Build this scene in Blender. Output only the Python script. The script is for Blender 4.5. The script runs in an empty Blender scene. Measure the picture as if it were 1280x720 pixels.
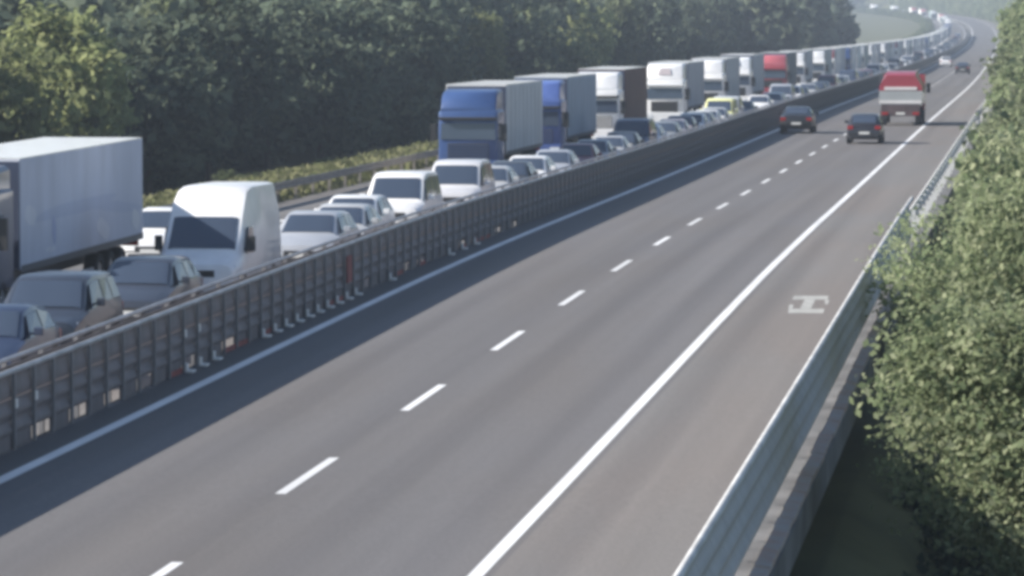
import bpy, bmesh, math, random
import numpy as np
from mathutils import Vector, Matrix

# ------------------------------------------------------------------ camera, sky, sun, exposure
scene = bpy.context.scene
COL = scene.collection
CAM = (10.05, 0.0, 6.53); YAW = 0.1170; PITCH = 0.0640; FPX = 5540.0
cd = bpy.data.cameras.new('camera'); cam = bpy.data.objects.new('camera', cd); COL.objects.link(cam)
cam.location = CAM
cam.rotation_euler = (math.pi / 2 - PITCH, 0, YAW)
cd.sensor_width = 36.0; cd.lens = FPX / 1280 * 36.0
cd.clip_start = 0.5; cd.clip_end = 12000
scene.camera = cam

SUN_EL = math.radians(28.0)          # height of the sun
SUN_AHEAD = math.radians(-14.0)     # the sun stands left of the road, a little behind the camera
sun_dir = Vector((-math.cos(SUN_EL) * math.cos(SUN_AHEAD), math.cos(SUN_EL) * math.sin(SUN_AHEAD), math.sin(SUN_EL)))
world = bpy.data.worlds.new('World'); scene.world = world; world.use_nodes = True
wn = world.node_tree; bg = wn.nodes['Background']
sky = wn.nodes.new('ShaderNodeTexSky'); sky.sky_type = 'NISHITA'; sky.sun_disc = False
sky.sun_elevation = SUN_EL; sky.sun_rotation = math.atan2(sun_dir.x, sun_dir.y)
sky.air_density = 1.0; sky.dust_density = 0.6; sky.ozone_density = 2.5
wn.links.new(sky.outputs[0], bg.inputs['Color']); bg.inputs['Strength'].default_value = 0.068
sl = bpy.data.lights.new('sun', 'SUN'); sl.energy = 5.0; sl.angle = math.radians(0.55); sl.color = (1.0, 0.94, 0.86)
sun = bpy.data.objects.new('sun', sl); COL.objects.link(sun); sun.location = (-60, 60, 80)
sun.rotation_euler = (-sun_dir).to_track_quat('-Z', 'Y').to_euler()
scene.view_settings.view_transform = 'Standard'; scene.view_settings.look = 'None'
scene.view_settings.exposure = 1.08; scene.view_settings.gamma = 1.0
scene.render.engine = 'CYCLES'
scene.cycles.pixel_filter_type = 'BLACKMAN_HARRIS'; scene.cycles.filter_width = 4.0   # soft optics of a traffic camera
scene.cycles.max_bounces = 6; scene.cycles.volume_bounces = 0
scene.cycles.use_denoising = True

rnd = random.Random(7)
rng = np.random.default_rng(11)
R = math.radians

# ------------------------------------------------------------------ the line of the motorway
KY = np.array([30, 70, 110, 150, 200, 280, 400, 700, 1150, 1500, 2000, 2400.])
KX = np.array([-0.296, -0.208, -0.154, -0.143, -0.140, -0.032, 0.069, -0.936, -3.3, -6.2, -25.0, -72.0])
KZ = np.array([-0.340, -0.169, -0.010, -0.166, -0.403, -0.702, -1.349, -3.007, -4.75, -4.2, 0.6, 3.4])
def spline(K, V):
    n = len(K); h = np.diff(K); A = np.zeros((n, n)); b = np.zeros(n); A[0, 0] = A[-1, -1] = 1
    for i in range(1, n - 1):
        A[i, i - 1] = h[i - 1]; A[i, i] = 2 * (h[i - 1] + h[i]); A[i, i + 1] = h[i]
        b[i] = 6 * ((V[i + 1] - V[i]) / h[i] - (V[i] - V[i - 1]) / h[i - 1])
    M = np.linalg.solve(A, b)
    def ev(x):
        i = min(max(int(np.searchsorted(K, x)) - 1, 0), n - 2); d = h[i]; a = K[i + 1] - x; c = x - K[i]
        return M[i] * a**3 / (6 * d) + M[i + 1] * c**3 / (6 * d) + (V[i] / d - M[i] * d / 6) * a + (V[i + 1] / d - M[i + 1] * d / 6) * c
    lo, hi = K[0], K[-1]; e = 1.0
    s0 = (ev(lo + e) - ev(lo)) / e; s1 = (ev(hi) - ev(hi - e)) / e
    def f(x):
        if x < lo: return float(ev(lo) + s0 * (x - lo))
        if x > hi: return float(ev(hi) + s1 * (x - hi))
        return float(ev(x))
    return f
px = spline(KY, KX); pz = spline(KY, KZ)
def heading(Y): return (px(Y + 1) - px(Y - 1)) / 2
def gradez(Y): return (pz(Y + 1) - pz(Y - 1)) / 2
LEFTZ = -0.5                                   # the oncoming carriageway lies half a metre lower
def P(lat, Y, z=0.0): return Vector((px(Y) + lat, Y, pz(Y) + z))

def samples(y0, y1):
    ys = [y0]; y = y0
    while y < y1:
        y += 4.0 if y < 250 else (10.0 if y < 700 else 25.0)
        ys.append(min(y, y1))
    return ys

# ------------------------------------------------------------------ materials
def nd(nt, t, **kw):
    n = nt.nodes.new(t)
    for k, v in kw.items(): setattr(n, k, v)
    return n
def mat(name, col, rough=0.6, metal=0.0, var=0.0, scale=3.0, stretch=(1, 1, 1), spec=0.5, coat=0.0, col2=None, bump=0.0, bscale=40.0, detail=6.0):
    m = bpy.data.materials.new(name); m.use_nodes = True; nt = m.node_tree
    b = nt.nodes['Principled BSDF']
    b.inputs['Roughness'].default_value = rough; b.inputs['Metallic'].default_value = metal
    b.inputs['Specular IOR Level'].default_value = spec
    if coat: b.inputs['Coat Weight'].default_value = coat; b.inputs['Coat Roughness'].default_value = 0.08
    c = (*col, 1)
    b.inputs['Base Color'].default_value = c
    if var or col2 or bump:
        tc = nd(nt, 'ShaderNodeTexCoord'); mp = nd(nt, 'ShaderNodeMapping'); mp.inputs['Scale'].default_value = stretch
        nt.links.new(tc.outputs['Object'], mp.inputs[0])
    if var or col2:
        nz = nd(nt, 'ShaderNodeTexNoise'); nz.inputs['Scale'].default_value = scale; nz.inputs['Detail'].default_value = detail
        nt.links.new(mp.outputs[0], nz.inputs['Vector'])
        r = nd(nt, 'ShaderNodeValToRGB')
        r.color_ramp.elements[0].position = 0.32; r.color_ramp.elements[1].position = 0.68
        r.color_ramp.elements[0].color = (*[x * (1 - var) for x in col], 1)
        r.color_ramp.elements[1].color = (*([x * (1 + var) for x in col] if col2 is None else col2), 1)
        nt.links.new(nz.outputs[0], r.inputs[0]); nt.links.new(r.outputs[0], b.inputs['Base Color'])
    if bump:
        n2 = nd(nt, 'ShaderNodeTexNoise'); n2.inputs['Scale'].default_value = bscale
        nt.links.new(mp.outputs[0], n2.inputs['Vector'])
        bp = nd(nt, 'ShaderNodeBump'); bp.inputs['Strength'].default_value = bump; bp.inputs['Distance'].default_value = 0.02
        nt.links.new(n2.outputs[0], bp.inputs['Height']); nt.links.new(bp.outputs[0], b.inputs['Normal'])
    return m

def asphalt(name, col, tint, patch):
    """worn asphalt: aggregate grain, wheel-track streaks along the road, broad patches"""
    m = bpy.data.materials.new(name); m.use_nodes = True; nt = m.node_tree; b = nt.nodes['Principled BSDF']
    tc = nd(nt, 'ShaderNodeTexCoord')
    def noise(stretch, scale, detail):
        mp = nd(nt, 'ShaderNodeMapping'); mp.inputs['Scale'].default_value = stretch; nt.links.new(tc.outputs['Object'], mp.inputs[0])
        n = nd(nt, 'ShaderNodeTexNoise'); n.inputs['Scale'].default_value = scale; n.inputs['Detail'].default_value = detail
        nt.links.new(mp.outputs[0], n.inputs['Vector']); return n
    streak = noise((1.0, 0.012, 1), 1.1, 5.0); grain = noise((1, 1, 1), 16.0, 3.0); broad = noise((0.25, 0.035, 1), 1.0, 4.0)
    def ramp(src, c0, c1, p0=0.3, p1=0.7):
        r = nd(nt, 'ShaderNodeValToRGB'); r.color_ramp.elements[0].position = p0; r.color_ramp.elements[1].position = p1
        r.color_ramp.elements[0].color = (*c0, 1); r.color_ramp.elements[1].color = (*c1, 1); nt.links.new(src.outputs[0], r.inputs[0]); return r
    base = ramp(streak, [x * 0.86 for x in col], [x * 1.13 for x in col])
    tn = ramp(broad, (1, 1, 1), tint, 0.42, 0.62); gr = ramp(grain, (0.86,) * 3, (1.12,) * 3)
    def mul(a, c):
        x = nd(nt, 'ShaderNodeMix', data_type='RGBA', blend_type='MULTIPLY'); x.inputs[0].default_value = 1.0
        nt.links.new(a, x.inputs[6]); nt.links.new(c, x.inputs[7]); return x.outputs[2]
    # tyre-polished tracks along the lanes, broken up by the streak noise
    sp_ = nd(nt, 'ShaderNodeSeparateXYZ'); nt.links.new(tc.outputs['Object'], sp_.inputs[0])
    m1 = nd(nt, 'ShaderNodeMath', operation='MULTIPLY_ADD'); m1.inputs[1].default_value = 2 * math.pi / 1.62; m1.inputs[2].default_value = -4.2; nt.links.new(sp_.outputs[0], m1.inputs[0])
    m2 = nd(nt, 'ShaderNodeMath', operation='COSINE'); nt.links.new(m1.outputs[0], m2.inputs[0])
    m3 = nd(nt, 'ShaderNodeMath', operation='MULTIPLY'); nt.links.new(m2.outputs[0], m3.inputs[0]); nt.links.new(broad.outputs[0], m3.inputs[1])
    tr = ramp(m3, (1.035, 1.035, 1.03), (0.94, 0.94, 0.945), 0.0, 0.5)
    nt.links.new(mul(mul(mul(base.outputs[0], tn.outputs[0]), gr.outputs[0]), tr.outputs[0]), b.inputs['Base Color'])
    b.inputs['Roughness'].default_value = 0.82; b.inputs['Specular IOR Level'].default_value = 0.3
    return m

def leafmat(name, c0, c1, c2, trans=0.35):
    m = bpy.data.materials.new(name); m.use_nodes = True; nt = m.node_tree; nt.nodes.clear()
    at = nd(nt, 'ShaderNodeAttribute', attribute_name='tint')
    r = nd(nt, 'ShaderNodeValToRGB'); e = r.color_ramp.elements
    e[0].color = (*c0, 1); e[1].color = (*c2, 1); k = e.new(0.5); k.color = (*c1, 1)
    nt.links.new(at.outputs['Fac'], r.inputs[0])
    oi = nd(nt, 'ShaderNodeObjectInfo'); hs = nd(nt, 'ShaderNodeHueSaturation')
    mr = nd(nt, 'ShaderNodeMapRange'); mr.inputs[3].default_value = 0.75; mr.inputs[4].default_value = 1.25
    nt.links.new(oi.outputs['Random'], mr.inputs[0]); nt.links.new(mr.outputs[0], hs.inputs['Value']); nt.links.new(r.outputs[0], hs.inputs['Color'])
    d = nd(nt, 'ShaderNodeBsdfDiffuse'); t = nd(nt, 'ShaderNodeBsdfTranslucent'); mx = nd(nt, 'ShaderNodeMixShader')
    mx.inputs[0].default_value = trans; o = nd(nt, 'ShaderNodeOutputMaterial')
    nt.links.new(hs.outputs[0], d.inputs[0]); nt.links.new(hs.outputs[0], t.inputs[0])
    nt.links.new(d.outputs[0], mx.inputs[1]); nt.links.new(t.outputs[0], mx.inputs[2]); nt.links.new(mx.outputs[0], o.inputs[0])
    return m

M = {}
M['asphalt'] = asphalt('asphalt', (0.132, 0.127, 0.129), (1.0, 0.97, 0.93), 0)
M['shoulder'] = asphalt('shoulder_asphalt', (0.158, 0.151, 0.147), (1.04, 0.98, 0.94), 0)
M['paint'] = mat('road_paint', (0.66, 0.66, 0.66), 0.6, var=0.08, scale=2.2, stretch=(1.5, .08, 1), col2=(0.80, 0.80, 0.80))
M['freshpaint'] = mat('fresh_road_paint', (0.84, 0.83, 0.82), 0.6, var=0.08, scale=3.0, stretch=(1, .2, 1))
M['wornpaint'] = mat('worn_road_paint', (0.36, 0.36, 0.34), 0.7, var=0.25, scale=4.0)
M['concrete'] = mat('concrete', (0.30, 0.29, 0.27), 0.9, var=0.3, scale=1.2, bump=0.3)
M['darkconcrete'] = mat('stained_concrete', (0.13, 0.13, 0.13), 0.9, var=0.35, scale=0.7)
M['ledge'] = mat('ledge_concrete', (0.50, 0.47, 0.44), 0.9, var=0.2, scale=2.5, col2=(0.42, 0.30, 0.24))
M['galv'] = mat('galvanised_steel', (0.40, 0.40, 0.41), 0.6, 0.15, var=0.08, scale=2.0)
M['handrail'] = mat('dull_galvanised_handrail', (0.55, 0.55, 0.54), 0.6, 0.1, var=0.2, scale=1.5)
M['galvpale'] = mat('pale_galvanised_steel', (0.74, 0.74, 0.73), 0.5, 0.15, var=0.12, scale=3.0)
M['barrier'] = mat('weathered_dark_steel', (0.165, 0.163, 0.180), 0.7, 0.1, var=0.35, scale=1.4, stretch=(1, 1, .6), col2=(0.20, 0.18, 0.185))
M['barrierpost'] = mat('barrier_post_steel', (0.20, 0.20, 0.21), 0.6, 0.2, var=0.25, scale=2.0)
M['rail'] = mat('weathered_rail_steel', (0.20, 0.18, 0.16), 0.6, 0.2, var=0.3, scale=2.0)
M['railtop'] = mat('dull_rail_steel', (0.40, 0.40, 0.41), 0.5, 0.3, var=0.2, scale=2.0)
M['rust'] = mat('rusty_red_steel', (0.24, 0.06, 0.055), 0.7, var=0.35, scale=3.0)
M['white'] = mat('white_marker', (0.80, 0.80, 0.77), 0.6, var=0.1, scale=6)
M['grassg'] = mat('verge_ground', (0.085, 0.095, 0.035), 0.95, var=0.3, scale=0.25, col2=(0.115, 0.115, 0.05))
M['glass'] = mat('window_glass', (0.045, 0.062, 0.095), 0.10, spec=0.8)
M['rubber'] = mat('tyre_rubber', (0.018, 0.018, 0.019), 0.85)
M['rim'] = mat('wheel_rim', (0.42, 0.43, 0.44), 0.35, 0.6)
M['black'] = mat('black_plastic', (0.022, 0.023, 0.026), 0.55)
M['grey'] = mat('chassis_grey', (0.075, 0.078, 0.085), 0.6)
M['lamp'] = mat('headlight_lens', (0.62, 0.65, 0.68), 0.12, spec=0.8)
M['tail'] = mat('taillight_lens', (0.30, 0.012, 0.012), 0.2)
M['plate'] = mat('number_plate_white', (0.72, 0.72, 0.70), 0.5)
M['bark'] = mat('bark', (0.085, 0.068, 0.052), 0.95, var=0.35, scale=3, stretch=(1, 1, .2))
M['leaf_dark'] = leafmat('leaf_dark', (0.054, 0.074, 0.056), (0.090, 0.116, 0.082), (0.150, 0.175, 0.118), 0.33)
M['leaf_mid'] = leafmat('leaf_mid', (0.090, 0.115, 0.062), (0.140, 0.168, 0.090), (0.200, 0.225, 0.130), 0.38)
M['leaf_light'] = leafmat('leaf_light', (0.160, 0.190, 0.085), (0.235, 0.265, 0.120), (0.320, 0.340, 0.170), 0.45)
M['leaf_right'] = leafmat('leaf_roadside', (0.150, 0.195, 0.105), (0.260, 0.305, 0.175), (0.390, 0.420, 0.270), 0.50)
M['grassblade'] = leafmat('grass_blade', (0.10, 0.115, 0.05), (0.15, 0.155, 0.08), (0.21, 0.205, 0.12), 0.35)
_paint = {}
def paintmat(col):
    k = tuple(round(c, 3) for c in col)
    if k not in _paint: _paint[k] = mat('vehicle_paint', col, 0.38, coat=0.5, var=0.06, scale=2.0)
    return _paint[k]

_matt = {}
def mattmat(col):
    k = tuple(round(c, 3) for c in col)
    if k not in _matt: _matt[k] = mat('trailer_skin', col, 0.62, spec=0.22, var=0.10, scale=0.8, stretch=(1, 1, .35))
    return _matt[k]

# ------------------------------------------------------------------ mesh helpers
class MB:
    def __init__(s): s.v = []; s.f = []
    def add(s, vs, fs):
        o = len(s.v); s.v += [tuple(v) for v in vs]; s.f += [tuple(i + o for i in f) for f in fs]; return s
    def box(s, x0, x1, y0, y1, z0, z1):
        return s.add([(x0, y0, z0), (x1, y0, z0), (x1, y1, z0), (x0, y1, z0), (x0, y0, z1), (x1, y0, z1), (x1, y1, z1), (x0, y1, z1)],
                     [(0, 3, 2, 1), (4, 5, 6, 7), (0, 1, 5, 4), (1, 2, 6, 5), (2, 3, 7, 6), (3, 0, 4, 7)])
    def rings(s, rs, cap=True):
        n = len(rs[0]); o = len(s.v)
        for r in rs: s.v += [tuple(v) for v in r]
        for i in range(len(rs) - 1):
            for j in range(n):
                a = o + i * n + j; b = o + i * n + (j + 1) % n
                s.f.append((a, b, b + n, a + n))
        if cap: s.f.append(tuple(o + j for j in reversed(range(n)))); s.f.append(tuple(o + (len(rs) - 1) * n + j for j in range(n)))
        return s
    def cyl(s, c, axis, r, h, n=16, r2=None):
        ax = Vector(axis).normalized(); u = ax.orthogonal().normalized(); w = ax.cross(u); c = Vector(c); r2 = r if r2 is None else r2
        rr = [[c + ax * t + (u * math.cos(2 * math.pi * i / n) + w * math.sin(2 * math.pi * i / n)) * q for i in range(n)] for t, q in ((-h / 2, r), (h / 2, r2))]
        return s.rings(rr)
    def tube(s, pts, rad, n=8):
        rs = []
        for i, p in enumerate(pts):
            d = (Vector(pts[min(i + 1, len(pts) - 1)]) - Vector(pts[max(i - 1, 0)])).normalized()
            u = d.cross(Vector((0.13, 0.21, 1) if abs(d.z) < .9 else (1, 0, 0))).normalized(); w = u.cross(d); q = rad[i] if hasattr(rad, '__len__') else rad
            rs.append([Vector(p) + (u * math.cos(2 * math.pi * k / n) + w * math.sin(2 * math.pi * k / n)) * q for k in range(n)])
        return s.rings(rs)
    def mesh(s, name, m, smooth=None, bevel=0.0):
        me = bpy.data.meshes.new(name); me.from_pydata(s.v, [], s.f)
        bm = bmesh.new(); bm.from_mesh(me)
        bmesh.ops.recalc_face_normals(bm, faces=bm.faces)
        if bevel:
            bmesh.ops.bevel(bm, geom=[e for e in bm.edges if e.calc_face_angle(0) > 0.5], offset=bevel, segments=2, affect='EDGES', profile=0.6)
        bm.to_mesh(me); bm.free()
        if m is not None: me.materials.append(m)
        if smooth is not None:
            me.shade_smooth(); me.set_sharp_from_angle(angle=R(smooth))
        return me

def link(name, me, parent=None):
    o = bpy.data.objects.new(name, me); COL.objects.link(o)
    if parent is not None: o.parent = parent
    return o
def tag(o, label=None, cat=None, group=None, kind=None):
    if label: o['label'] = label
    if cat: o['category'] = cat
    if group: o['group'] = group
    if kind: o['kind'] = kind
    return o
def empty(name, loc=(0, 0, 0), rot=(0, 0, 0)):
    o = bpy.data.objects.new(name, None); o.empty_display_size = .3; COL.objects.link(o); o.location = loc; o.rotation_euler = rot; return o

def strip(name, l0, l1, z, y0, y1, m, parent=None, ncross=1):
    ys = samples(y0, y1); vs = []; fs = []
    for y in ys:
        for c in range(ncross + 1): vs.append(P(l0 + (l1 - l0) * c / ncross, y, z))
    w = ncross + 1
    for i in range(len(ys) - 1):
        for c in range(ncross): a = i * w + c; fs.append((a, a + 1, a + w + 1, a + w))
    me = bpy.data.meshes.new(name); me.from_pydata([tuple(v) for v in vs], [], fs); me.materials.append(m)
    return link(name, me, parent)
def sweep(name, prof, y0, y1, m, parent=None, smooth=None, base=0.0):
    """closed profile (lat, z) swept along the road"""
    rs = [[P(a, y, z + base) for a, z in prof] for y in samples(y0, y1)]
    return link(name, MB().rings(rs).mesh(name, m, smooth), parent)

# ------------------------------------------------------------------ ground, decks, roads
def sst(a, b, x): t = min(max((x - a) / (b - a), 0), 1); return t * t * (3 - 2 * t)
def ground_rel(lat, Y):
    if lat > 7.0:
        near = -2.4 - 7.0 * sst(7.0, 13.0, lat) + 4.0 * sst(40, 120, lat)
        far = -2.4 + 1.6 * sst(7.0, 12.0, lat) + 0.10 * max(lat - 25, 0)
        t = sst(150, 330, Y); r = near * (1 - t) + far * t
    elif lat > -17.0: r = -2.4
    else:
        r = -2.4 + 1.7 * sst(-16.9, -17.6, lat) if lat > -17.6 else -0.70
        r = r - 2.5 * sst(-20.5, -33.0, lat) + 0.22 * min(max(-lat - 46, 0), 160)
        if Y > 900: r = r * (1 - sst(900, 1200, Y)) + sst(900, 1200, Y) * (-0.9 - 1.6 * sst(-19, -60, lat) + 0.02 * max(-lat - 150, 0))
    return r + (70 * sst(2350, 3300, Y) if Y > 2350 else 0)
def GP(lat, Y, dz=0.0): return P(lat, Y, ground_rel(lat, Y) + dz)
lats = [-1400, -700, -400, -260, -206, -150, -100, -70, -55, -46, -40, -33, -29, -25, -22, -20.5, -19, -17.6, -17.3, -16.95, -12, -5.6, 6.9, 7.0, 8.0, 9.0, 10.5, 12, 13, 18, 25, 40, 80, 150, 300, 700, 1400]
ysg = list(range(-60, 400, 10)) + list(range(400, 1000, 25)) + list(range(1000, 2600, 50)) + list(range(2600, 4400, 150))
vs = [tuple(GP(l, y)) for y in ysg for l in lats]; w = len(lats)
fs = [(i * w + c, i * w + c + 1, (i + 1) * w + c + 1, (i + 1) * w + c) for i in range(len(ysg) - 1) for c in range(w - 1)]
me = bpy.data.meshes.new('ground'); me.from_pydata(vs, [], fs); me.materials.append(M['grassg']); me.shade_smooth()
ground = tag(link('ground', me), 'grassy ground under and beside the motorway', 'ground', kind='structure')

Y0, Y1 = -40.0, 2480.0
deck = tag(sweep('bridge_deck', [(-5.25, -0.06), (7.22, -0.06), (7.22, -0.55), (6.3, -0.75), (5.2, -1.9), (-4.2, -1.9), (-5.25, -0.75)], Y0, Y1, M['darkconcrete']),
           'stained concrete viaduct deck carrying the open carriageway', 'bridge deck', kind='structure')
deck2 = tag(sweep('bridge_deck', [(-17.35, LEFTZ - .06), (-5.75, LEFTZ - .06), (-5.75, LEFTZ - .7), (-6.8, LEFTZ - 1.7), (-16.4, LEFTZ - 1.7), (-17.35, LEFTZ - .7)], Y0, Y1, M['darkconcrete']),
            'concrete deck carrying the jammed carriageway', 'bridge deck', kind='structure')
road = tag(strip('road', -4.95, 3.95, 0.0, Y0, Y1, M['asphalt'], ncross=4), 'grey asphalt carriageway with light traffic', 'road', kind='structure')
shoulder = tag(strip('hard_shoulder', 3.95, 6.62, 0.0, Y0, Y1, M['shoulder'], ncross=2), 'warm grey hard shoulder beside the parapet', 'shoulder', kind='structure')
road2 = tag(strip('road', -17.15, -6.1, LEFTZ, Y0, Y1, M['shoulder'], ncross=4), 'oncoming carriageway full of queuing traffic', 'road', kind='structure')
# painted lines
strip('edge_line', 3.66, 3.85, 0.004, Y0, Y1, M['paint'], road)
strip('edge_line', -4.34, -4.12, 0.004, Y0, Y1, M['freshpaint'], road)
strip('edge_line', -14.60, -14.40, LEFTZ + 0.004, Y0, Y1, M['paint'], road2)
strip('edge_line', -7.05, -6.87, LEFTZ + 0.004, Y0, Y1, M['paint'], road2)
S0 = 62.4
for i in range(-7, 50):
    c = S0 + 12 * i
    for (rd, la, z) in ((road, 0.0, 0.004), (road2, -10.7, LEFTZ + 0.004)):
        ln = 4.7; vs = []
        for q in range(4):
            y = c - ln / 2 + ln * q / 3; vs += [tuple(P(la - .075, y, z)), tuple(P(la + .075, y, z))]
        me = bpy.data.meshes.new('lane_dash'); me.from_pydata(vs, [], [(0, 1, 3, 2), (2, 3, 5, 4), (4, 5, 7, 6)]); me.materials.append(M['paint'])
        link('lane_dash', me, rd)
# worn painted symbol on the shoulder: two bars across the lane joined by a slanting stroke
def unproject(x, y):
    lo, hi = 40., 400.
    a = 0.0
    d0 = Vector((math.cos(YAW), math.sin(YAW), 0)); 
    fw = Vector((-math.sin(YAW) * math.cos(PITCH), math.cos(YAW) * math.cos(PITCH), -math.sin(PITCH))); up = d0.cross(fw)
    ray = fw + d0 * ((x - 640) / FPX) + up * ((360 - y) / FPX)
    t = 90.0
    for _ in range(30):
        p = Vector(CAM) + ray * t; t += (p.z - pz(p.y)) / -ray.z * 0.9
    return p.x - px(p.y), p.y
def symbol():
    mb = MB()
    for poly in ([(990, 374.6), (1034, 374.6), (1036, 370.0), (993, 370.0)], [(1031.5, 380.5), (1035, 380.5), (1036.6, 374.8), (1031, 374.8)],
                 [(1000, 386), (1014, 386), (1019, 374.8), (1006, 374.8)], [(985, 391.6), (1029, 391.6), (1030.5, 386.3), (986, 386.3)], [(985.5, 386.1), (990.5, 386.1), (992, 381), (987, 381)]):
        q = [P(*unproject(x, y), 0.004) for x, y in poly]; mb.add(q, [(0, 1, 2, 3)])
    return mb.mesh('painted_symbol', M['wornpaint'])
link('painted_symbol', symbol(), shoulder)

# ------------------------------------------------------------------ right-hand parapet
def wave(l, z0, z1, n, amp, th):
    """corrugated plate profile between two heights, closed"""
    k = n * 6; a = [(l + amp * math.sin(2 * math.pi * n * i / k), z0 + (z1 - z0) * i / k) for i in range(k + 1)]
    return a + [(x - th, z) for x, z in reversed(a)]
par = tag(empty('bridge_parapet', P(6.82, 60, 0)), 'galvanised steel parapet along the right edge of the viaduct', 'parapet')
def child(name, me_or_obj, parent):
    o = me_or_obj; o.parent = parent; o.matrix_parent_inverse = Matrix.Translation(parent.location).inverted(); return o
PARP = 2.0
y = 24.0
while y < 122:
    rs = [[P(a, yy, z) for a, z in wave(6.86, 0.10, 1.08, 3, 0.035, 0.012)] for yy in (y + .01, y + PARP - .01)]
    child('panel', link('panel', MB().rings(rs).mesh('panel', M['galv'], 50)), par)
    b = MB(); b.add([P(a, q, z) for q in (y - .03, y + .03) for a, z in ((6.72, 0.0), (6.80, 0.0), (6.80, 1.10), (6.76, 1.10))],
                   [(0, 1, 2, 3), (4, 5, 6, 7), (0, 1, 5, 4), (1, 2, 6, 5), (2, 3, 7, 6), (3, 0, 4, 7)])
    child('post', link('post', b.mesh('post', M['galv'])), par)
    y += PARP
child('handrail', link('handrail', MB().tube([P(6.86, q, 1.16) for q in np.arange(24, 124.1, 4)], 0.05, 10).mesh('handrail', M['handrail'], 60)), par)
# concrete edge blocks below the parapet
kerb = tag(empty('edge_kerb', P(7.1, 60, 0)), 'weathered pale concrete kerb blocks below the parapet', 'kerb')
y = 40.0
while y < 122:
    j = rnd.uniform(-.012, .012); h = rnd.uniform(-.012, .012)
    b = MB(); b.add([P(a, q, z) for q in (y + .015, y + .985) for a, z in ((7.00 + j, -.055), (7.20 + j, -.055), (7.20 + j, .01 + h), (7.00 + j, .035 + h))],
                   [(0, 1, 2, 3), (4, 5, 6, 7), (0, 1, 5, 4), (1, 2, 6, 5), (2, 3, 7, 6), (3, 0, 4, 7)])
    child('kerb_block', link('kerb_block', b.mesh('kerb_block', M['ledge'])), kerb)
    y += 1.0
# beyond the viaduct: low guard rail and a pale concrete edge
def beam_profile(l, z, side):
    return [(l, z - .15), (l + .04 * side, z - .12), (l + .04 * side, z - .05), (l, z), (l + .04 * side, z + .05), (l + .04 * side, z + .12), (l, z + .15),
            (l - .012 * side, z + .15), (l - .012 * side, z - .15)]
def guardrail(name, l, side, y0, y1, step, base, label, m, hmax=0.75):
    t = tag(empty(name, P(l, y0, base)), label, 'guard rail')
    child('rail', sweep('rail', beam_profile(l + .1 * side, .60, side), y0, y1, m, None, None, base), t)
    y = y0
    while y < min(y1, y0 + 290 * step):
        b = MB(); b.add([P(l + a, y + q, z + base) for q in (-.04, .04) for a, z in ((-.05, -.35), (.05, -.35), (.05, hmax), (-.05, hmax))],
                       [(0, 1, 2, 3), (4, 5, 6, 7), (0, 1, 5, 4), (1, 2, 6, 5), (2, 3, 7, 6), (3, 0, 4, 7)])
        child('post', link('post', b.mesh('post', m)), t); y += step
    return t
guardrail('guard_rail', 6.85, -1, 126, 700, 4.0, 0.0, 'steel guard rail beyond the viaduct along the right trees', M['galvpale'])
guardrail('guard_rail', -17.25, 1, 60, 700, 4.0, LEFTZ, 'steel guard rail in front of the olive grass bank on the left', M['rail'])

# ------------------------------------------------------------------ median barriers
BL = -5.02; BS = 1.333
med = tag(empty('median_barrier', P(BL, 60, 0)), 'tall dark steel barrier beside the open carriageway', 'barrier')
postm = {}
i = 0; y = 36.0
while i < 300:
    t = math.atan2(heading(y), 1)
    if 'post' not in postm:
        postm['post'] = MB().box(.02, .065, -.05, .05, 0, 1.17).mesh('post', M['barrierpost'])
        postm['panel'] = MB().rings([[(a - BL, yy, z) for a, z in wave(BL, .24, .78, 2, .03, .015)] for yy in (.006, BS - .006)]).mesh('panel', M['barrier'], 50)
        postm['panelup'] = MB().rings([[(a - BL, yy, z) for a, z in wave(BL - .02, .80, 1.19, 1, .02, .015)] for yy in (.005, BS - .005)]).mesh('panel', M['barrier'], 50)
        postm['kick'] = MB().box(-.03, .0, .02, BS - .02, .0, .235).mesh('kick_plate', M['barrier'])
        postm['kickr'] = MB().box(-.0, .03, .02, BS - .02, .0, .10).mesh('kick_plate', M['rust'])
        f = MB(); f.box(.07, .12, -.06, .06, .0, .17); f.box(.07, .22, -.06, .26, .0, .04); postm['foot'] = f.mesh('base_foot', M['white'], None, .01)
        postm['tab'] = MB().box(.067, .09, -.06, .06, .64, .78).mesh('reflector_plate', M['white'])
        postm['redtab'] = MB().box(.05, .08, .2, .9, .35, .95).mesh('red_plate', M['rust'])
    def put(name, k):
        o = link(name, postm[k]); o.parent = med; o.location = P(BL, y) - med.location; o.rotation_euler.z = -t; return o
    put('post', 'post'); put('panel', 'panel'); put('panel', 'panelup')
    if rnd.random() < .72 or y > 130: put('kick_plate', 'kick')
    if 78 < y < 104 and i % 13 not in (9, 10, 11): put('base_foot', 'foot')
    if 112 < y < 122 and i % 2: put('base_foot', 'foot')
    if rnd.random() < .45 and 74 < y < 125: put('kick_plate', 'kickr')
    if i in (22, 23, 32, 33): put('reflector_plate', 'tab')
    if abs(y - 97.5) < .7: put('red_plate', 'redtab')
    y += BS; i += 1
yend = y
def far_barrier(l, base, y0, y1, zs, name, parent):
    b = MB()
    for a, bb in zs: b.rings([[P(l + u, q, z + base) for u, z in ((0, a), (.03, a), (.03, bb), (0, bb))] for q in samples(y0, y1)])
    o = link(name, b.mesh(name, M['barrier'])); child(name, o, parent); return o
o = far_barrier(BL, 0, yend, 1500, ((.24, .78), (.80, 1.19)), 'panel', med)
child('handrail', link('handrail', MB().tube([P(BL + .03, q, 1.20) for q in samples(36, 1500)], 0.045, 8).mesh('handrail', M['railtop'], 60)), med)
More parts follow.
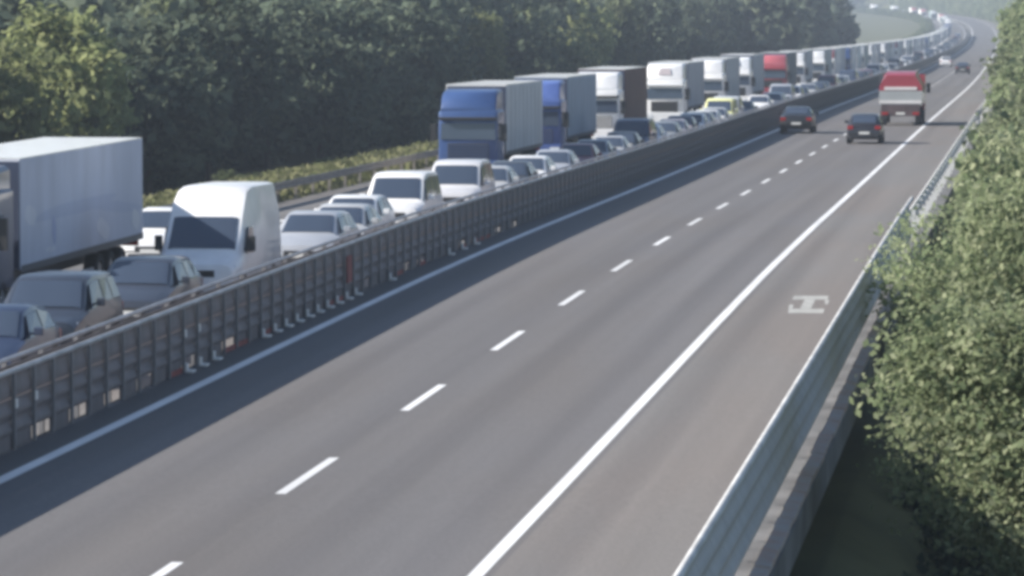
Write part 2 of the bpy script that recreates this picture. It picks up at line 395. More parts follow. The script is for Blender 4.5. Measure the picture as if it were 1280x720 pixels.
# the barrier of the jammed side
med2 = tag(empty('median_barrier', P(-6.02, 60, LEFTZ)), 'dark steel barrier beside the jammed carriageway', 'barrier')
child('panel', sweep('panel', wave(-6.02, .30, 1.42, 3, .03, .015), 36, 1500, M['barrier'], None, 50, LEFTZ), med2)
child('handrail', link('handrail', MB().tube([P(-6.02, q, LEFTZ + 1.52) for q in samples(36, 1500)], 0.04, 8).mesh('handrail', M['railtop'], 60)), med2)
pm = MB().box(-.10, -.02, -.05, .05, 0, 1.50).mesh('post', M['barrierpost'])
for i in range(180):
    y = 40 + 2.666 * i; o = link('post', pm); o.parent = med2; o.location = P(-6.02, y, LEFTZ) - med2.location

# ------------------------------------------------------------------ vehicles
def lerp(a, b, t): return a + (b - a) * t
class Body:
    """lofted body: stations (distance from front, half width, sill z, shoulder z, top half width, top z)"""
    def __init__(s, st): s.st = st
    def at(s, d):
        st = s.st
        for a, b in zip(st, st[1:]):
            if d <= b[0] + 1e-9:
                t = (d - a[0]) / max(b[0] - a[0], 1e-6); return [lerp(p, q, t) for p, q in zip(a, b)]
        return list(st[-1])
    def ring(s, r):
        d, w, zb, zs, wt, zt = r; y = -d
        h = [(0, zb), (.86 * w, zb), (w, zb + .16), (w, lerp(zb, zs, .6)), (.97 * w, zs), (wt, zt - .045), (.80 * wt, zt - .005), (0, zt)]
        return [(x, y, z) for x, z in h] + [(-x, y, z) for x, z in reversed(h[1:-1])]
    def mesh(s, m):
        return MB().rings([s.ring(r) for r in s.st]).mesh('body', m, 38)
    def side(s, d, t, sgn, off=.008):
        r = s.at(d); x = lerp(.97 * r[1], r[4], t); z = lerp(r[3], r[5] - .045, t); return (sgn * (x + off), -d, z + off * .3)
    def top(s, d, u, off=.014, fw=1):
        r = s.at(d); x = u * .94 * r[4]; f = abs(x) / r[4]
        z = r[5] - .005 * f / .8 if f < .8 else lerp(r[5] - .005, r[5] - .045, (f - .8) / .2)
        return (x, -d + off * fw, z + off)
    def glass(s, a, b, ua, ub, fw, name):
        us = (-1, -.84, -.42, 0, .42, .84, 1); m = MB()
        for o in (.014, .002): m.v += [s.top(a, u * ua, o, fw) for u in us] + [s.top(b, u * ub, o, fw) for u in us]
        n = len(us)
        m.f += [(i, i + 1, n + i + 1, n + i) for i in range(n - 1)] + [(2 * n + i, 3 * n + i, 3 * n + i + 1, 2 * n + i + 1) for i in range(n - 1)]
        m.f += [(i, 2 * n + i, 2 * n + i + 1, i + 1) for i in range(n - 1)] + [(n + i, n + i + 1, 3 * n + i + 1, 3 * n + i) for i in range(n - 1)]
        m.f += [(0, n, 3 * n, 2 * n), (n - 1, 3 * n - 1, 4 * n - 1, 2 * n - 1)]
        return m.mesh(name, M['glass'], 40)
def quadpanel(pts, m, name, th=.012):
    """thin slab from a planar-ish polygon, given counter-clockwise"""
    c = [Vector(p) for p in pts]; n = (c[1] - c[0]).cross(c[2] - c[0]).normalized()
    k = len(c); mb = MB(); mb.add([p for p in c] + [p - n * th for p in c], [tuple(range(k)), tuple(reversed(range(k, 2 * k)))] + [(i, (i + 1) % k, (i + 1) % k + k, i + k) for i in range(k)])
    return mb.mesh(name, m)
_wc = {}
def wheel_meshes(r, wd):
    k = (r, wd)
    if k not in _wc:
        ty = MB(); n = 20
        prof = [(-wd / 2, r * .62), (-wd / 2, r * .93), (-wd * .36, r), (wd * .36, r), (wd / 2, r * .93), (wd / 2, r * .62)]
        ty.rings([[(x, q * math.cos(2 * math.pi * i / n), q * math.sin(2 * math.pi * i / n)) for i in range(n)] for x, q in prof], cap=False)
        rm = MB().cyl((0, 0, 0), (1, 0, 0), r * .63, wd * .8, 16); rm.cyl((0, 0, 0), (1, 0, 0), r * .2, wd * .9, 10)
        for q in range(5):
            a = 2 * math.pi * q / 5; rm.add([(sx * wd * .44, math.cos(a + da) * rr * r, math.sin(a + da) * rr * r) for sx in (-1, 1) for rr, da in ((.18, -.3), (.6, -.12), (.6, .12), (.18, .3))],
                                            [(0, 1, 2, 3), (4, 5, 6, 7)])
        _wc[k] = (ty.mesh('tyre', M['rubber'], 40), rm.mesh('rim', M['rim'], 40))
    return _wc[k]
def wheel_spec(x, y, r, wd):
    ty, rm = wheel_meshes(r, wd); return ('wheel', None, (x, y, r), [('tyre', ty), ('rim', rm)])

CARS = {
 'hatch':  dict(L=4.05, W=1.76, H=1.50, st=[(0, .62, .30, .50, .50, .56), (.06, .80, .22, .58, .66, .68), (.55, .87, .20, .80, .72, .86), (1.02, .88, .20, .90, .74, .97), (1.75, .88, .20, .94, .64, 1.44), (2.3, .88, .20, .95, .65, 1.50), (3.35, .88, .21, .97, .64, 1.44), (3.88, .86, .24, .95, .66, 1.02), (4.05, .78, .34, .70, .60, .76)], ws=(1.06, 1.70), sw=((1.62, 2.42), (2.50, 3.45)), rw=(3.40, 3.84), wh=(.80, 3.30), wr=.31),
 'sedan':  dict(L=4.55, W=1.80, H=1.46, st=[(0, .64, .30, .50, .52, .58), (.07, .82, .22, .60, .68, .70), (.6, .89, .20, .80, .74, .86), (1.25, .90, .20, .90, .76, .96), (2.05, .90, .20, .93, .64, 1.41), (2.6, .90, .20, .94, .65, 1.46), (3.3, .90, .20, .95, .64, 1.40), (3.95, .89, .22, .95, .70, 1.04), (4.48, .86, .26, .92, .66, .98), (4.55, .78, .36, .70, .60, .78)], ws=(1.30, 2.0), sw=((1.95, 2.70), (2.78, 3.45)), rw=(3.34, 3.9), wh=(.86, 3.65), wr=.32),
 'wagon':  dict(L=4.60, W=1.82, H=1.52, st=[(0, .64, .30, .50, .52, .58), (.07, .82, .22, .60, .68, .72), (.6, .90, .20, .82, .74, .88), (1.22, .91, .20, .92, .76, .98), (2.0, .91, .20, .95, .66, 1.46), (2.6, .91, .20, .96, .67, 1.52), (4.0, .91, .20, .98, .65, 1.46), (4.45, .89, .24, .96, .68, 1.04), (4.60, .80, .34, .72, .62, .80)], ws=(1.27, 1.95), sw=((1.9, 2.7), (2.78, 3.5), (3.56, 4.05)), rw=(4.04, 4.41), wh=(.88, 3.65), wr=.32),
 'suv':    dict(L=4.55, W=1.88, H=1.74, st=[(0, .72, .40, .66, .60, .82), (.06, .86, .28, .80, .74, .94), (.6, .93, .26, .98, .80, 1.04), (1.15, .94, .26, 1.06, .80, 1.12), (1.75, .94, .26, 1.10, .72, 1.66), (2.3, .94, .26, 1.10, .73, 1.74), (4.1, .94, .26, 1.12, .71, 1.68), (4.42, .92, .30, 1.08, .74, 1.18), (4.55, .84, .40, .84, .66, .92)], ws=(1.18, 1.71), sw=((1.66, 2.5), (2.58, 3.35), (3.42, 4.08)), rw=(4.13, 4.39), wh=(.90, 3.60), wr=.37),
 'minivan': dict(L=4.95, W=1.92, H=1.96, st=[(0, .70, .34, .60, .60, .78), (.06, .88, .24, .78, .76, .94), (.55, .95, .22, .98, .82, 1.06), (.95, .96, .22, 1.06, .84, 1.14), (1.65, .96, .22, 1.12, .78, 1.84), (2.3, .96, .22, 1.12, .78, 1.96), (4.65, .96, .22, 1.14, .77, 1.92), (4.90, .95, .26, 1.10, .80, 1.20), (4.95, .90, .34, .80, .74, 1.0)], ws=(1.0, 1.60), sw=((1.55, 2.35), (2.45, 3.4), (3.5, 4.5)), rw=(4.68, 4.88), wh=(.92, 3.92), wr=.34),
 'highvan': dict(L=5.90, W=2.00, H=2.74, st=[(0, .74, .36, .62, .64, .86), (.06, .92, .26, .84, .80, 1.02), (.55, .99, .24, 1.06, .86, 1.20), (.85, 1.0, .24, 1.14, .88, 1.28), (1.50, 1.0, .24, 1.22, .86, 2.08), (1.75, 1.0, .24, 1.5, .86, 2.36), (2.25, 1.0, .24, 1.8, .82, 2.66), (2.9, 1.0, .24, 1.9, .82, 2.74), (5.8, 1.0, .24, 1.9, .82, 2.70), (5.9, .97, .30, 1.7, .78, 2.60)], ws=(.90, 1.47), sw=((1.40, 2.15),), rw=None, wh=(.98, 4.75), wr=.35, tall=1),
}
_vc = {}
def car_parts(kind, colour, lod):
    key = (kind, colour, lod)
    if key in _vc: return _vc[key]
    c = CARS[kind]; B = Body(c['st']); pm = paintmat(colour); W = c['W'] / 2; L = c['L']; out = []
    out.append(('body', B.mesh(pm), (0, 0, 0), []))
    a, b = c['ws']
    out.append(('windscreen', B.glass(a, b, .97, .94, 1, 'windscreen'), (0, 0, 0), []))
    if c['rw']:
        a, b = c['rw']
        out.append(('rear_window', B.glass(a, b, .92, .94, -1, 'rear_window'), (0, 0, 0), []))
    for n, (a, b) in enumerate(c['sw']):
        for sg in (1, -1):
            if c.get('tall'):
                pts = [(sg * (W + .006), -a + .12, 1.22), (sg * (W + .006), -b, 1.20), (sg * (W - .03), -b, 1.80), (sg * (W - .03), -a - .22, 1.80)]
            else:
                pts = [B.side(a - (.0 if n else .28), .10, sg), B.side(b, .10, sg), B.side(b, .86, sg), B.side(a + (.04 if n else .10), .86, sg)]
            if sg < 0: pts = pts[::-1]
            out.append(('side_window', quadpanel(pts, M['glass'], 'side_window', .02), (0, 0, 0), []))
    if lod > 0: _vc[key] = out; return out
    for y in c['wh']:
        for sg in (1, -1):
            out.append(wheel_spec(sg * (W - .085), -y, c['wr'], .21))
            out.append(('wheel_arch', MB().cyl((sg * (W - .10), -y, c['wr'] + .02), (1, 0, 0), c['wr'] + .055, .215, 20).mesh('wheel_arch', M['black'], 40), (0, 0, 0), []))
    st1, st2 = c['st'][1], c['st'][2]; zt = st1[5]
    for sg in (1, -1):
        hl = MB(); hl.add([(sg * x, y, z) for x, y, z in ((st1[4] * .62, -.035, zt - .17), (st1[1] * .99, -.16, zt - .15), (st1[1] * 1.0, -.30, zt - .02), (st1[4] * .70, -.05, zt - .05),
                          (st1[4] * .62, -.2, zt - .17), (st1[1] * .93, -.34, zt - .15), (st1[1] * .93, -.40, zt - .02), (st1[4] * .70, -.2, zt - .05))],
                          [(0, 1, 2, 3), (4, 5, 6, 7), (0, 1, 5, 4), (1, 2, 6, 5), (2, 3, 7, 6), (3, 0, 4, 7)])
        out.append(('headlight', hl.mesh('headlight', M['lamp']), (0, 0, 0), []))
        zr = c['st'][-2][3]
        tl = MB().box(*sorted((sg * (W * .62), sg * (W * .955))), -L + .0, -L + .16, zr - .22, zr - .04)
        out.append(('taillight', tl.mesh('taillight', M['tail'], None, .02), (0, 0, 0), []))
        ym = -c['ws'][0] - .42; zm = B.at(-ym)[3] + .08
        mi = MB().box(*sorted((sg * (W + .02), sg * (W + .20))), ym - .06, ym + .06, zm - .02, zm + (.34 if c.get('tall') else .13)); mi.box(*sorted((sg * (W - .06), sg * (W + .05))), ym - .025, ym + .025, zm - .01, zm + .04)
        out.append(('mirror', mi.mesh('mirror', M['black'] if c.get('tall') else pm, None, .02), (0, 0, 0), []))
    g = MB().box(-st1[4] * .60, st1[4] * .60, -.05, .006, zt - .30, zt - .14)
    out.append(('grille', g.mesh('grille', M['black'], None, .01), (0, 0, 0), []))
    g = MB().box(-st1[1] * .72, st1[1] * .72, -.06, .004, .26, .38)
    out.append(('lower_intake', g.mesh('lower_intake', M['black'], None, .01), (0, 0, 0), []))
    out.append(('number_plate', MB().box(-.26, .26, .0, .016, .40, .51).mesh('number_plate', M['plate']), (0, 0, 0), []))
    out.append(('number_plate', MB().box(-.26, .26, -L - .014, -L + .02, .50, .61).mesh('number_plate', M['plate']), (0, 0, 0), []))
    _vc[key] = out; return out

def bev(b, name, m, r=.04): return b.mesh(name, m, None, r)
def lorry_parts(cabc, boxc, capc, lod, hi=3.78, bh=4.0, tl=13.6, extra=None):
    key = ('lorry', cabc, boxc, capc, lod, hi, bh, tl, extra)
    if key in _vc: return _vc[key]
    cm, bm_, km = paintmat(cabc), mattmat(boxc), paintmat(capc); out = []
    w = 1.245; zc = 3.0
    def prof(y, x, z0, z1, top): return [(-x, y, z0), (x, y, z0), (x, y, z1), (x - top, y, z1 + top), (-x + top, y, z1 + top), (-x, y, z1)]
    cab = MB().rings([prof(-.0, w - .12, .95, zc - .35, .1), prof(-.07, w - .02, .85, zc - .2, .12), prof(-.30, w, .80, zc - .10, .12), prof(-2.15, w, .80, zc - .08, .12)])
    out.append(('cab', cab.mesh('cab', cm, 40), (0, 0, 0), []))
    out.append(('windscreen', quadpanel([(-w + .10, .012, 1.78), (w - .10, .012, 1.78), (w - .14, -.035, 2.52), (-w + .14, -.035, 2.52)], M['glass'], 'windscreen', .03), (0, 0, 0), []))
    cap = MB().rings([prof(-.10, w - .10, zc - .14, zc + .02, .08), prof(-.55, w - .10, zc - .14, zc + (hi - zc) * .72, .10), prof(-1.05, w - .10, zc - .14, hi - .10, .10), prof(-2.1, w - .06, zc - .14, hi - .06, .10)])
    out.append(('roof_deflector', cap.mesh('roof_deflector', km, 40), (0, 0, 0), []))
    vs = MB().box(-w + .04, w - .04, -.02, .20, 2.58, 2.70)
    out.append(('sun_visor', bev(vs, 'sun_visor', cm if lod else M['black'], .03), (0, 0, 0), []))
    out.append(('bumper', bev(MB().box(-w, w, -.45, .06, .32, .92), 'bumper', cm, .05), (0, 0, 0), []))
    out.append(('grille', bev(MB().box(-.85, .85, -.04, .035, .96, 1.62), 'grille', M['black'], .02), (0, 0, 0), []))
    tr = MB().box(-1.275, 1.275, -tl - 2.75, -2.75, 1.12, bh)
    trl = ('trailer', bev(tr, 'trailer', bm_, .03), (0, 0, 0), [])
    out.append(trl)
    out.append(('bulkhead', MB().box(-1.24, 1.24, -2.746, -2.72, 1.14, bh - .05).mesh('bulkhead', mattmat((.05, .065, .11))), (0, 0, 0), []))
    out.append(('trailer_roof', MB().box(-1.27, 1.27, -tl - 2.745, -2.755, bh + .002, bh + .03).mesh('trailer_roof', paintmat((.80, .80, .78))), (0, 0, 0), []))
    if lod < 2:
        out.append(('chassis', MB().box(-.45, .45, -tl - 2.6, -.6, .62, 1.02).mesh('chassis', M['grey']), (0, 0, 0), []))
    if lod > 1: _vc[key] = out; return out
    for sg in (1, -1):
        out.append(('side_window', quadpanel([(sg * (w + .006), -.32, 1.75), (sg * (w + .006), -1.15, 1.75), (sg * (w + .006), -1.15, 2.45), (sg * (w + .006), -.38, 2.45)][::sg], M['glass'], 'side_window', .02), (0, 0, 0), []))
        mi = MB().box(*sorted((sg * (w + .08), sg * (w + .34))), -.22, -.06, 1.72, 2.42); mi.box(*sorted((sg * (w - .05), sg * (w + .12))), -.17, -.12, 2.36, 2.41); mi.box(*sorted((sg * (w - .05), sg * (w + .12))), -.17, -.12, 1.80, 1.85)
        out.append(('mirror', mi.mesh('mirror', M['black']), (0, 0, 0), []))
        out.append(('headlight', bev(MB().box(*sorted((sg * .72, sg * 1.17)), -.1, .075, .55, .78), 'headlight', M['lamp'], .02), (0, 0, 0), []))
        out.append(wheel_spec(sg * (w - .15), -1.15, .50, .30)); out.append(wheel_spec(sg * (w - .18), -4.6, .50, .36))
        for k in range(3): out.append(wheel_spec(sg * (w - .17), -tl - 2.75 + 2.4 + 1.31 * k, .50, .34))
        out.append(('mudguard', MB().tube([(sg * 1.0, -1.15 + .6 * math.cos(a), .52 + .6 * math.sin(a)) for a in np.linspace(.1, 3.0, 9)], .06, 4).mesh('mudguard', M['black']), (0, 0, 0), []))
        out.append(('side_guard', MB().box(*sorted((sg * 1.19, sg * 1.24)), -10.6, -6.2, .52, .70).mesh('side_guard', M['galv']), (0, 0, 0), []))
        out.append(('taillight', MB().box(*sorted((sg * .7, sg * 1.15)), -tl - 2.80, -tl - 2.74, .88, 1.04).mesh('taillight', M['tail']), (0, 0, 0), []))
        out.append(('rail', MB().box(*sorted((sg * 1.277, sg * 1.285)), -tl - 2.74, -2.76, 1.06, 1.22).mesh('rail', M['grey']), (0, 0, 0), []))
        if lod == 0 and bh > 3.8:
            for k in range(1, 9):   # curtain straps along the trailer side
                out.append(('strap', MB().box(*sorted((sg * 1.276, sg * 1.282)), -2.75 - tl * k / 9 - .025, -2.75 - tl * k / 9 + .025, 1.2, bh - .12).mesh('strap', M['grey']), (0, 0, 0), []))
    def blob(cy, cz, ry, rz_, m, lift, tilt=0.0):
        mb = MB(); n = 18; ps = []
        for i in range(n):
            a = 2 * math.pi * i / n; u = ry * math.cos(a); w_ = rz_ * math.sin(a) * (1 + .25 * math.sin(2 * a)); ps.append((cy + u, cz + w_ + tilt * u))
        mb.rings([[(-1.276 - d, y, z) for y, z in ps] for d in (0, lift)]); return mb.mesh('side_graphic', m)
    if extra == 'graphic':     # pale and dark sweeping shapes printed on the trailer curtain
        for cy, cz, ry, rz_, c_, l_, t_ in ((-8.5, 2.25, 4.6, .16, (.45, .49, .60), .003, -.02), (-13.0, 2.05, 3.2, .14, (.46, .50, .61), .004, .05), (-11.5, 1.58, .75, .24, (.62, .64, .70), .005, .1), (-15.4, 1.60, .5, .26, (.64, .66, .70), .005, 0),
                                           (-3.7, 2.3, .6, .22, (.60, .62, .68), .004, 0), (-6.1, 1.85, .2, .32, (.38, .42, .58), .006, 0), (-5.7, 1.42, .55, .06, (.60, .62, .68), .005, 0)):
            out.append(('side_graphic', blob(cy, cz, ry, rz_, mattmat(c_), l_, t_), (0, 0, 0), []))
    if extra in ('grey emblem', 'dark emblem'):
        zA, zB = zc + .13, zc + (hi - zc) * .72 + .13; q = lambda u, t: (u, lerp(-.10, -.55, t) + .03, lerp(zA, zB, t) + .0)
        out.append(('roof_emblem', quadpanel([q(-.42, .2), q(.42, .2), q(.30, .8), q(-.30, .8)], mattmat((.40, .36, .38) if extra[0] == 'g' else (.12, .14, .18)), 'roof_emblem', .02), (0, 0, 0), []))
    out.append(('number_plate', MB().box(-.26, .26, .06, .075, .42, .53).mesh('number_plate', M['plate']), (0, 0, 0), []))
    if lod == 0:
        for k in range(5): out.append(('slat', MB().box(-.83, .83, .034, .052, 1.02 + .12 * k, 1.06 + .12 * k).mesh('slat', cm), (0, 0, 0), []))
    _vc[key] = out; return out

def spawn(name, parts, loc, rot, label, cat, group):
    t = tag(empty(name, loc, rot), label, cat, group)
    for pn, me, at, subs in parts:
        if me is None:
            e = link(pn, subs[0][1], t); e.location = at; e.name = pn
            for sn, sm in subs[1:]: link(sn, sm, e)
        else:
            o = link(pn, me, t); o.location = at
    return t
def y_at(x, lat, z=0):
    lo, hi = 45., 2400.
    for _ in range(50):
        m = (lo * hi) ** .5; q = project(P(lat, m, z))
        if q[0] < x: lo = m
        else: hi = m
    return lo
def project(p):
    r = Vector((math.cos(YAW), math.sin(YAW), 0)); f = Vector((-math.sin(YAW) * math.cos(PITCH), math.cos(YAW) * math.cos(PITCH), -math.sin(PITCH))); u = r.cross(f)
    v = Vector(p) - Vector(CAM); z = v.dot(f); return 640 + FPX * v.dot(r) / z, 360 - FPX * v.dot(u) / z
def place_left(name, parts, lat, Y, label, cat, group, yaw=0.0):
    return spawn(name, parts, P(lat, Y, LEFTZ + .004), (-math.atan(gradez(Y)), 0, math.pi - math.atan(heading(Y)) + yaw), label, cat, group)
def place_right(name, parts, lat, Y, label, cat, group):
    return spawn(name, parts, P(lat, Y, .004), (math.atan(gradez(Y)), 0, -math.atan(heading(Y))), label, cat, group)

WHITE = (.80, .80, .80); SILVER = (.46, .47, .48); DGREY = (.060, .066, .075); BLACK = (.020, .022, .026); NAVY = (.028, .042, .085); LGREY = (.36, .38, .42)
G1 = 'cars queuing in the fast lane'; G2 = 'lorries queuing in the slow lane'
fast = [  # kind, colour, lateral, Y of front bumper, name, label, category
 ('hatch', NAVY, -9.1, 79.2, 'parked', 'dark blue car cut off at the lower left, first in the jammed fast lane', 'car'),
 ('suv', (.030, .038, .056), -9.1, 84.4, '', 'dark off-roader with slatted grille directly below the big grey trailer', 'car'),
 ('wagon', (.035, .042, .060), -9.1, 93.2, '', 'dark estate car between the off-roader and the tall white van', 'car'),
 ('highvan', WHITE, -9.1, 101.1, '', 'tall white van with domed bright roof behind the dark estate car', 'van'),
 ('wagon', LGREY, -8.9, 114.6, '', 'light grey car with dark windscreen right behind the tall white van', 'car'),
 ('hatch', SILVER, -8.9, 120.0, '', 'silver hatchback in front of the white car and low white van', 'car'),
 ('wagon', WHITE, -9.4, 125.4, '', 'white car half hidden between the silver hatchback and low white van', 'car'),
 ('minivan', WHITE, -9.1, 132.6, '', 'low white van with wide dark windscreen and bright bonnet', 'van'),
 ('minivan', (.62, .62, .64), -8.9, 145.0, '', 'pale people carrier just behind the low white van', 'van'),
 ('hatch', SILVER, -8.9, 154.0, '', 'silver hatchback with bright bonnet below the blue lorry cab', 'car'),
 ('wagon', WHITE, -8.9, 165.5, '', 'white car with bright roof below the pale trailer of the blue lorry', 'car'),
 ('hatch', LGREY, -8.9, 174.8, '', 'small pale grey car between the white car and the dark red car', 'car'),
 ('hatch', (.16, .05, .07), -8.9, 184.5, '', 'dark red car below the second blue lorry', 'car'),
 ('sedan', SILVER, -8.9, 198.0, '', 'silver saloon following the dark red car', 'car'),
 ('minivan', (.035, .055, .10), -9.0, 211.0, '', 'dark blue van below the brown trailer', 'van'),
 ('sedan', (.34, .31, .34), -8.9, 233.0, '', 'mauve grey car with dark windscreen beneath the white lorry front', 'car'),
 ('hatch', WHITE, -8.9, 246.5, '', 'white car following the mauve grey car', 'car'),
 ('sedan', WHITE, -8.9, 257.0, '', 'white saloon second ahead of the yellow van', 'car'),
 ('minivan', (.80, .80, .38), -8.9, 268.0, '', 'pale yellow van with bright roof in the fast lane', 'van'),
 ('hatch', DGREY, -8.9, 160.0, '', 'small dark car squeezed between two pale cars below the blue lorry', 'car'),
 ('sedan', (.20, .22, .25), -9.0, 191.6, '', 'mid grey saloon between the dark red car and the silver saloon', 'car'),
 ('hatch', BLACK, -8.9, 204.6, '', 'black hatchback between the silver saloon and the dark blue van', 'car'),
 ('wagon', WHITE, -9.0, 218.2, '', 'white estate car just behind the dark blue van', 'car'),
 ('hatch', (.24, .26, .28), -8.8, 226.0, '', 'grey hatchback between the white estate and the mauve grey car', 'car'),
 ('hatch', NAVY, -9.0, 239.4, '', 'navy hatchback right behind the mauve grey car', 'car'),
 ('hatch', (.30, .32, .33), -8.9, 251.8, '', 'grey hatchback between the two white cars ahead of the yellow van', 'car'),
 ('hatch', SILVER, -8.8, 262.7, '', 'silver hatchback touching the nose of the pale yellow van', 'car'),
 ('minivan', (.5, .52, .54), -9.0, 275.5, '', 'pale grey people carrier on the tail of the pale yellow van', 'van'),
 ('sedan', DGREY, -8.9, 288.0, '', 'dark car behind the people carrier that follows the yellow van', 'car'),
]
for kind, colr, la, Y, _, lab, cat in fast:
    place_left('van' if cat == 'van' else 'car', car_parts(kind, colr, 0), la, Y, lab, cat, G1, rnd.uniform(-.01, .01))
place_left('car', car_parts('wagon', WHITE, 0), -13.2, 116.2, 'white car peeping out between the big grey trailer and the tall white van', 'car', 'cars queuing in the slow lane')

BLUE = (.035, .075, .20); PALE = (.52, .54, .58); GREYB = (.36, .39, .46)
slow = [  # front Y, cab, box, cap, hi, box height, label
 (94.2, (.030, .045, .095), (.52, .55, .64), (.030, .045, .095), 3.45, 3.60, 'big grey blue trailer lorry with bright white roof at the left edge'),
 (181.0, BLUE, (.56, .57, .58), BLUE, 3.80, 3.98, 'blue lorry cab with white trailer, foremost of the two blue lorries'),
 (205.5, (.05, .09, .26), (.34, .40, .48), (.10, .16, .42), 3.85, 4.0, 'blue lorry with grey trailer right behind the first blue lorry'),
 (234.5, WHITE, (.115, .060, .055), WHITE, 3.9, 4.05, 'white lorry with dark brown trailer'),
 (277.5, (.74, .75, .76), (.44, .46, .50), WHITE, 3.95, 4.0, 'white lorry with wide bright roof cap behind the brown trailer'),
 (312.5, WHITE, (.50, .52, .54), WHITE, 3.9, 4.0, 'white lorry above the yellow van'),
 (342.0, WHITE, (.50, .52, .56), (.84, .85, .86), 3.9, 4.1, 'white lorry with arched roof cap behind the yellow van'),
 (392.0, (.30, .045, .06), (.13, .16, .19), (.42, .10, .12), 3.8, 4.0, 'red lorry with dark trailer in the middle of the queue'),
]
for k, (Y, c, b, cp, hi, bh, lab) in enumerate(slow):
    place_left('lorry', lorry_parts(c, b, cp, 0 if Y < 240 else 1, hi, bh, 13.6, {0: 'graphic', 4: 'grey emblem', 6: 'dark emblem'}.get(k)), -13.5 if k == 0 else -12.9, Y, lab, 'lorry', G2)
# the rest of the queue, back to the far left-hand curve
ONES = ['first', 'second', 'third', 'fourth', 'fifth', 'sixth', 'seventh', 'eighth', 'ninth', 'tenth', 'eleventh', 'twelfth', 'thirteenth', 'fourteenth', 'fifteenth', 'sixteenth', 'seventeenth', 'eighteenth', 'nineteenth']
def ordinal(k): return ONES[k - 1] if k < 20 else ({2: 'twentieth', 3: 'thirtieth', 4: 'fortieth'}[k // 10] if k % 10 == 0 else {2: 'twenty', 3: 'thirty', 4: 'forty'}[k // 10] + '-' + ONES[k % 10 - 1])
tally = {}
def nth(key): tally[key] = tally.get(key, 0) + 1; return ordinal(tally[key])
ordw = ['ninth', 'tenth', 'eleventh', 'twelfth', 'thirteenth', 'fourteenth', 'fifteenth', 'sixteenth', 'seventeenth', 'eighteenth', 'nineteenth', 'twentieth']
cabs = [(WHITE, WHITE, PALE, 'white'), (WHITE, WHITE, (.45, .50, .52), 'white'), (WHITE, (.42, .10, .12), WHITE, 'white and red'), (WHITE, WHITE, PALE, 'white'), (BLUE, BLUE, WHITE, 'dark blue'),
        (WHITE, WHITE, (.60, .66, .68), 'white'), ((.30, .34, .36), (.60, .62, .62), (.34, .42, .42), 'grey'), (WHITE, WHITE, WHITE, 'white'), (WHITE, WHITE, PALE, 'white')]
Y = 425.0; n = 0
while Y < 2330:
    c, cp, b, cn = cabs[n % 9] if n < 12 else cabs[rnd.randrange(9)]
    lod = 1 if Y < 480 else 2
    if n < 12: lab = f'{cn} lorry, {ordw[n]} in the slow lane queue counted from the left edge'; g = G2
    elif Y < 1300: lab = f'{nth((1, cn))} small {cn} lorry, counting away, in the receding queue before the far bend'; g = 'far lorries before the bend'
    else: lab = f'{nth((2, cn))} tiny {cn} lorry, counting away, on the far left hand bend'; g = 'tiny lorries on the far bend'
    place_left('lorry', lorry_parts(c, b, cp, lod, 3.8, 4.0), -12.9 + rnd.uniform(-.2, .2), Y, lab, 'lorry', g)
    Y += 16.4 + (rnd.choice((4, 6, 9, 22 if Y < 900 else 12)) if Y < 1400 else rnd.uniform(45, 95)); n += 1
Y = 309.0; n = 0
cc = [WHITE, SILVER, DGREY, LGREY, WHITE, NAVY, SILVER, BLACK, (.30, .33, .34), (.22, .05, .05)]
kinds = ['hatch', 'wagon', 'sedan', 'minivan', 'suv', 'hatch']
while Y < 1500:
    colr = cc[n % 10]; kd = kinds[n % 6]
    cn = ['white', 'silver', 'dark grey', 'light grey', 'white', 'navy', 'silver', 'black', 'grey', 'dark red'][n % 10]
    if n < 12: lab = f'small {cn} {"van" if kd == "minivan" else "car"}, {["first", "second", "third", "fourth", "fifth", "sixth", "seventh", "eighth", "ninth", "tenth", "eleventh", "twelfth"][n]} after the dark car behind the yellow van'; g = G1
    else: vk = 'van' if kd == 'minivan' else 'car'; lab = f'{nth((3, cn, vk))} tiny {cn} {vk}, counting away, in the distant fast lane queue'; g = 'far cars in the fast lane'
    place_left('van' if kd == 'minivan' else 'car', car_parts(kd, colr, 0 if Y < 340 else 1), -8.9 + rnd.uniform(-.25, .25), Y, lab, 'van' if kd == 'minivan' else 'car', g)
    Y += 5.0 + rnd.choice((2.5, 4, 7, 12)) * (1 if Y < 700 else 2); n += 1

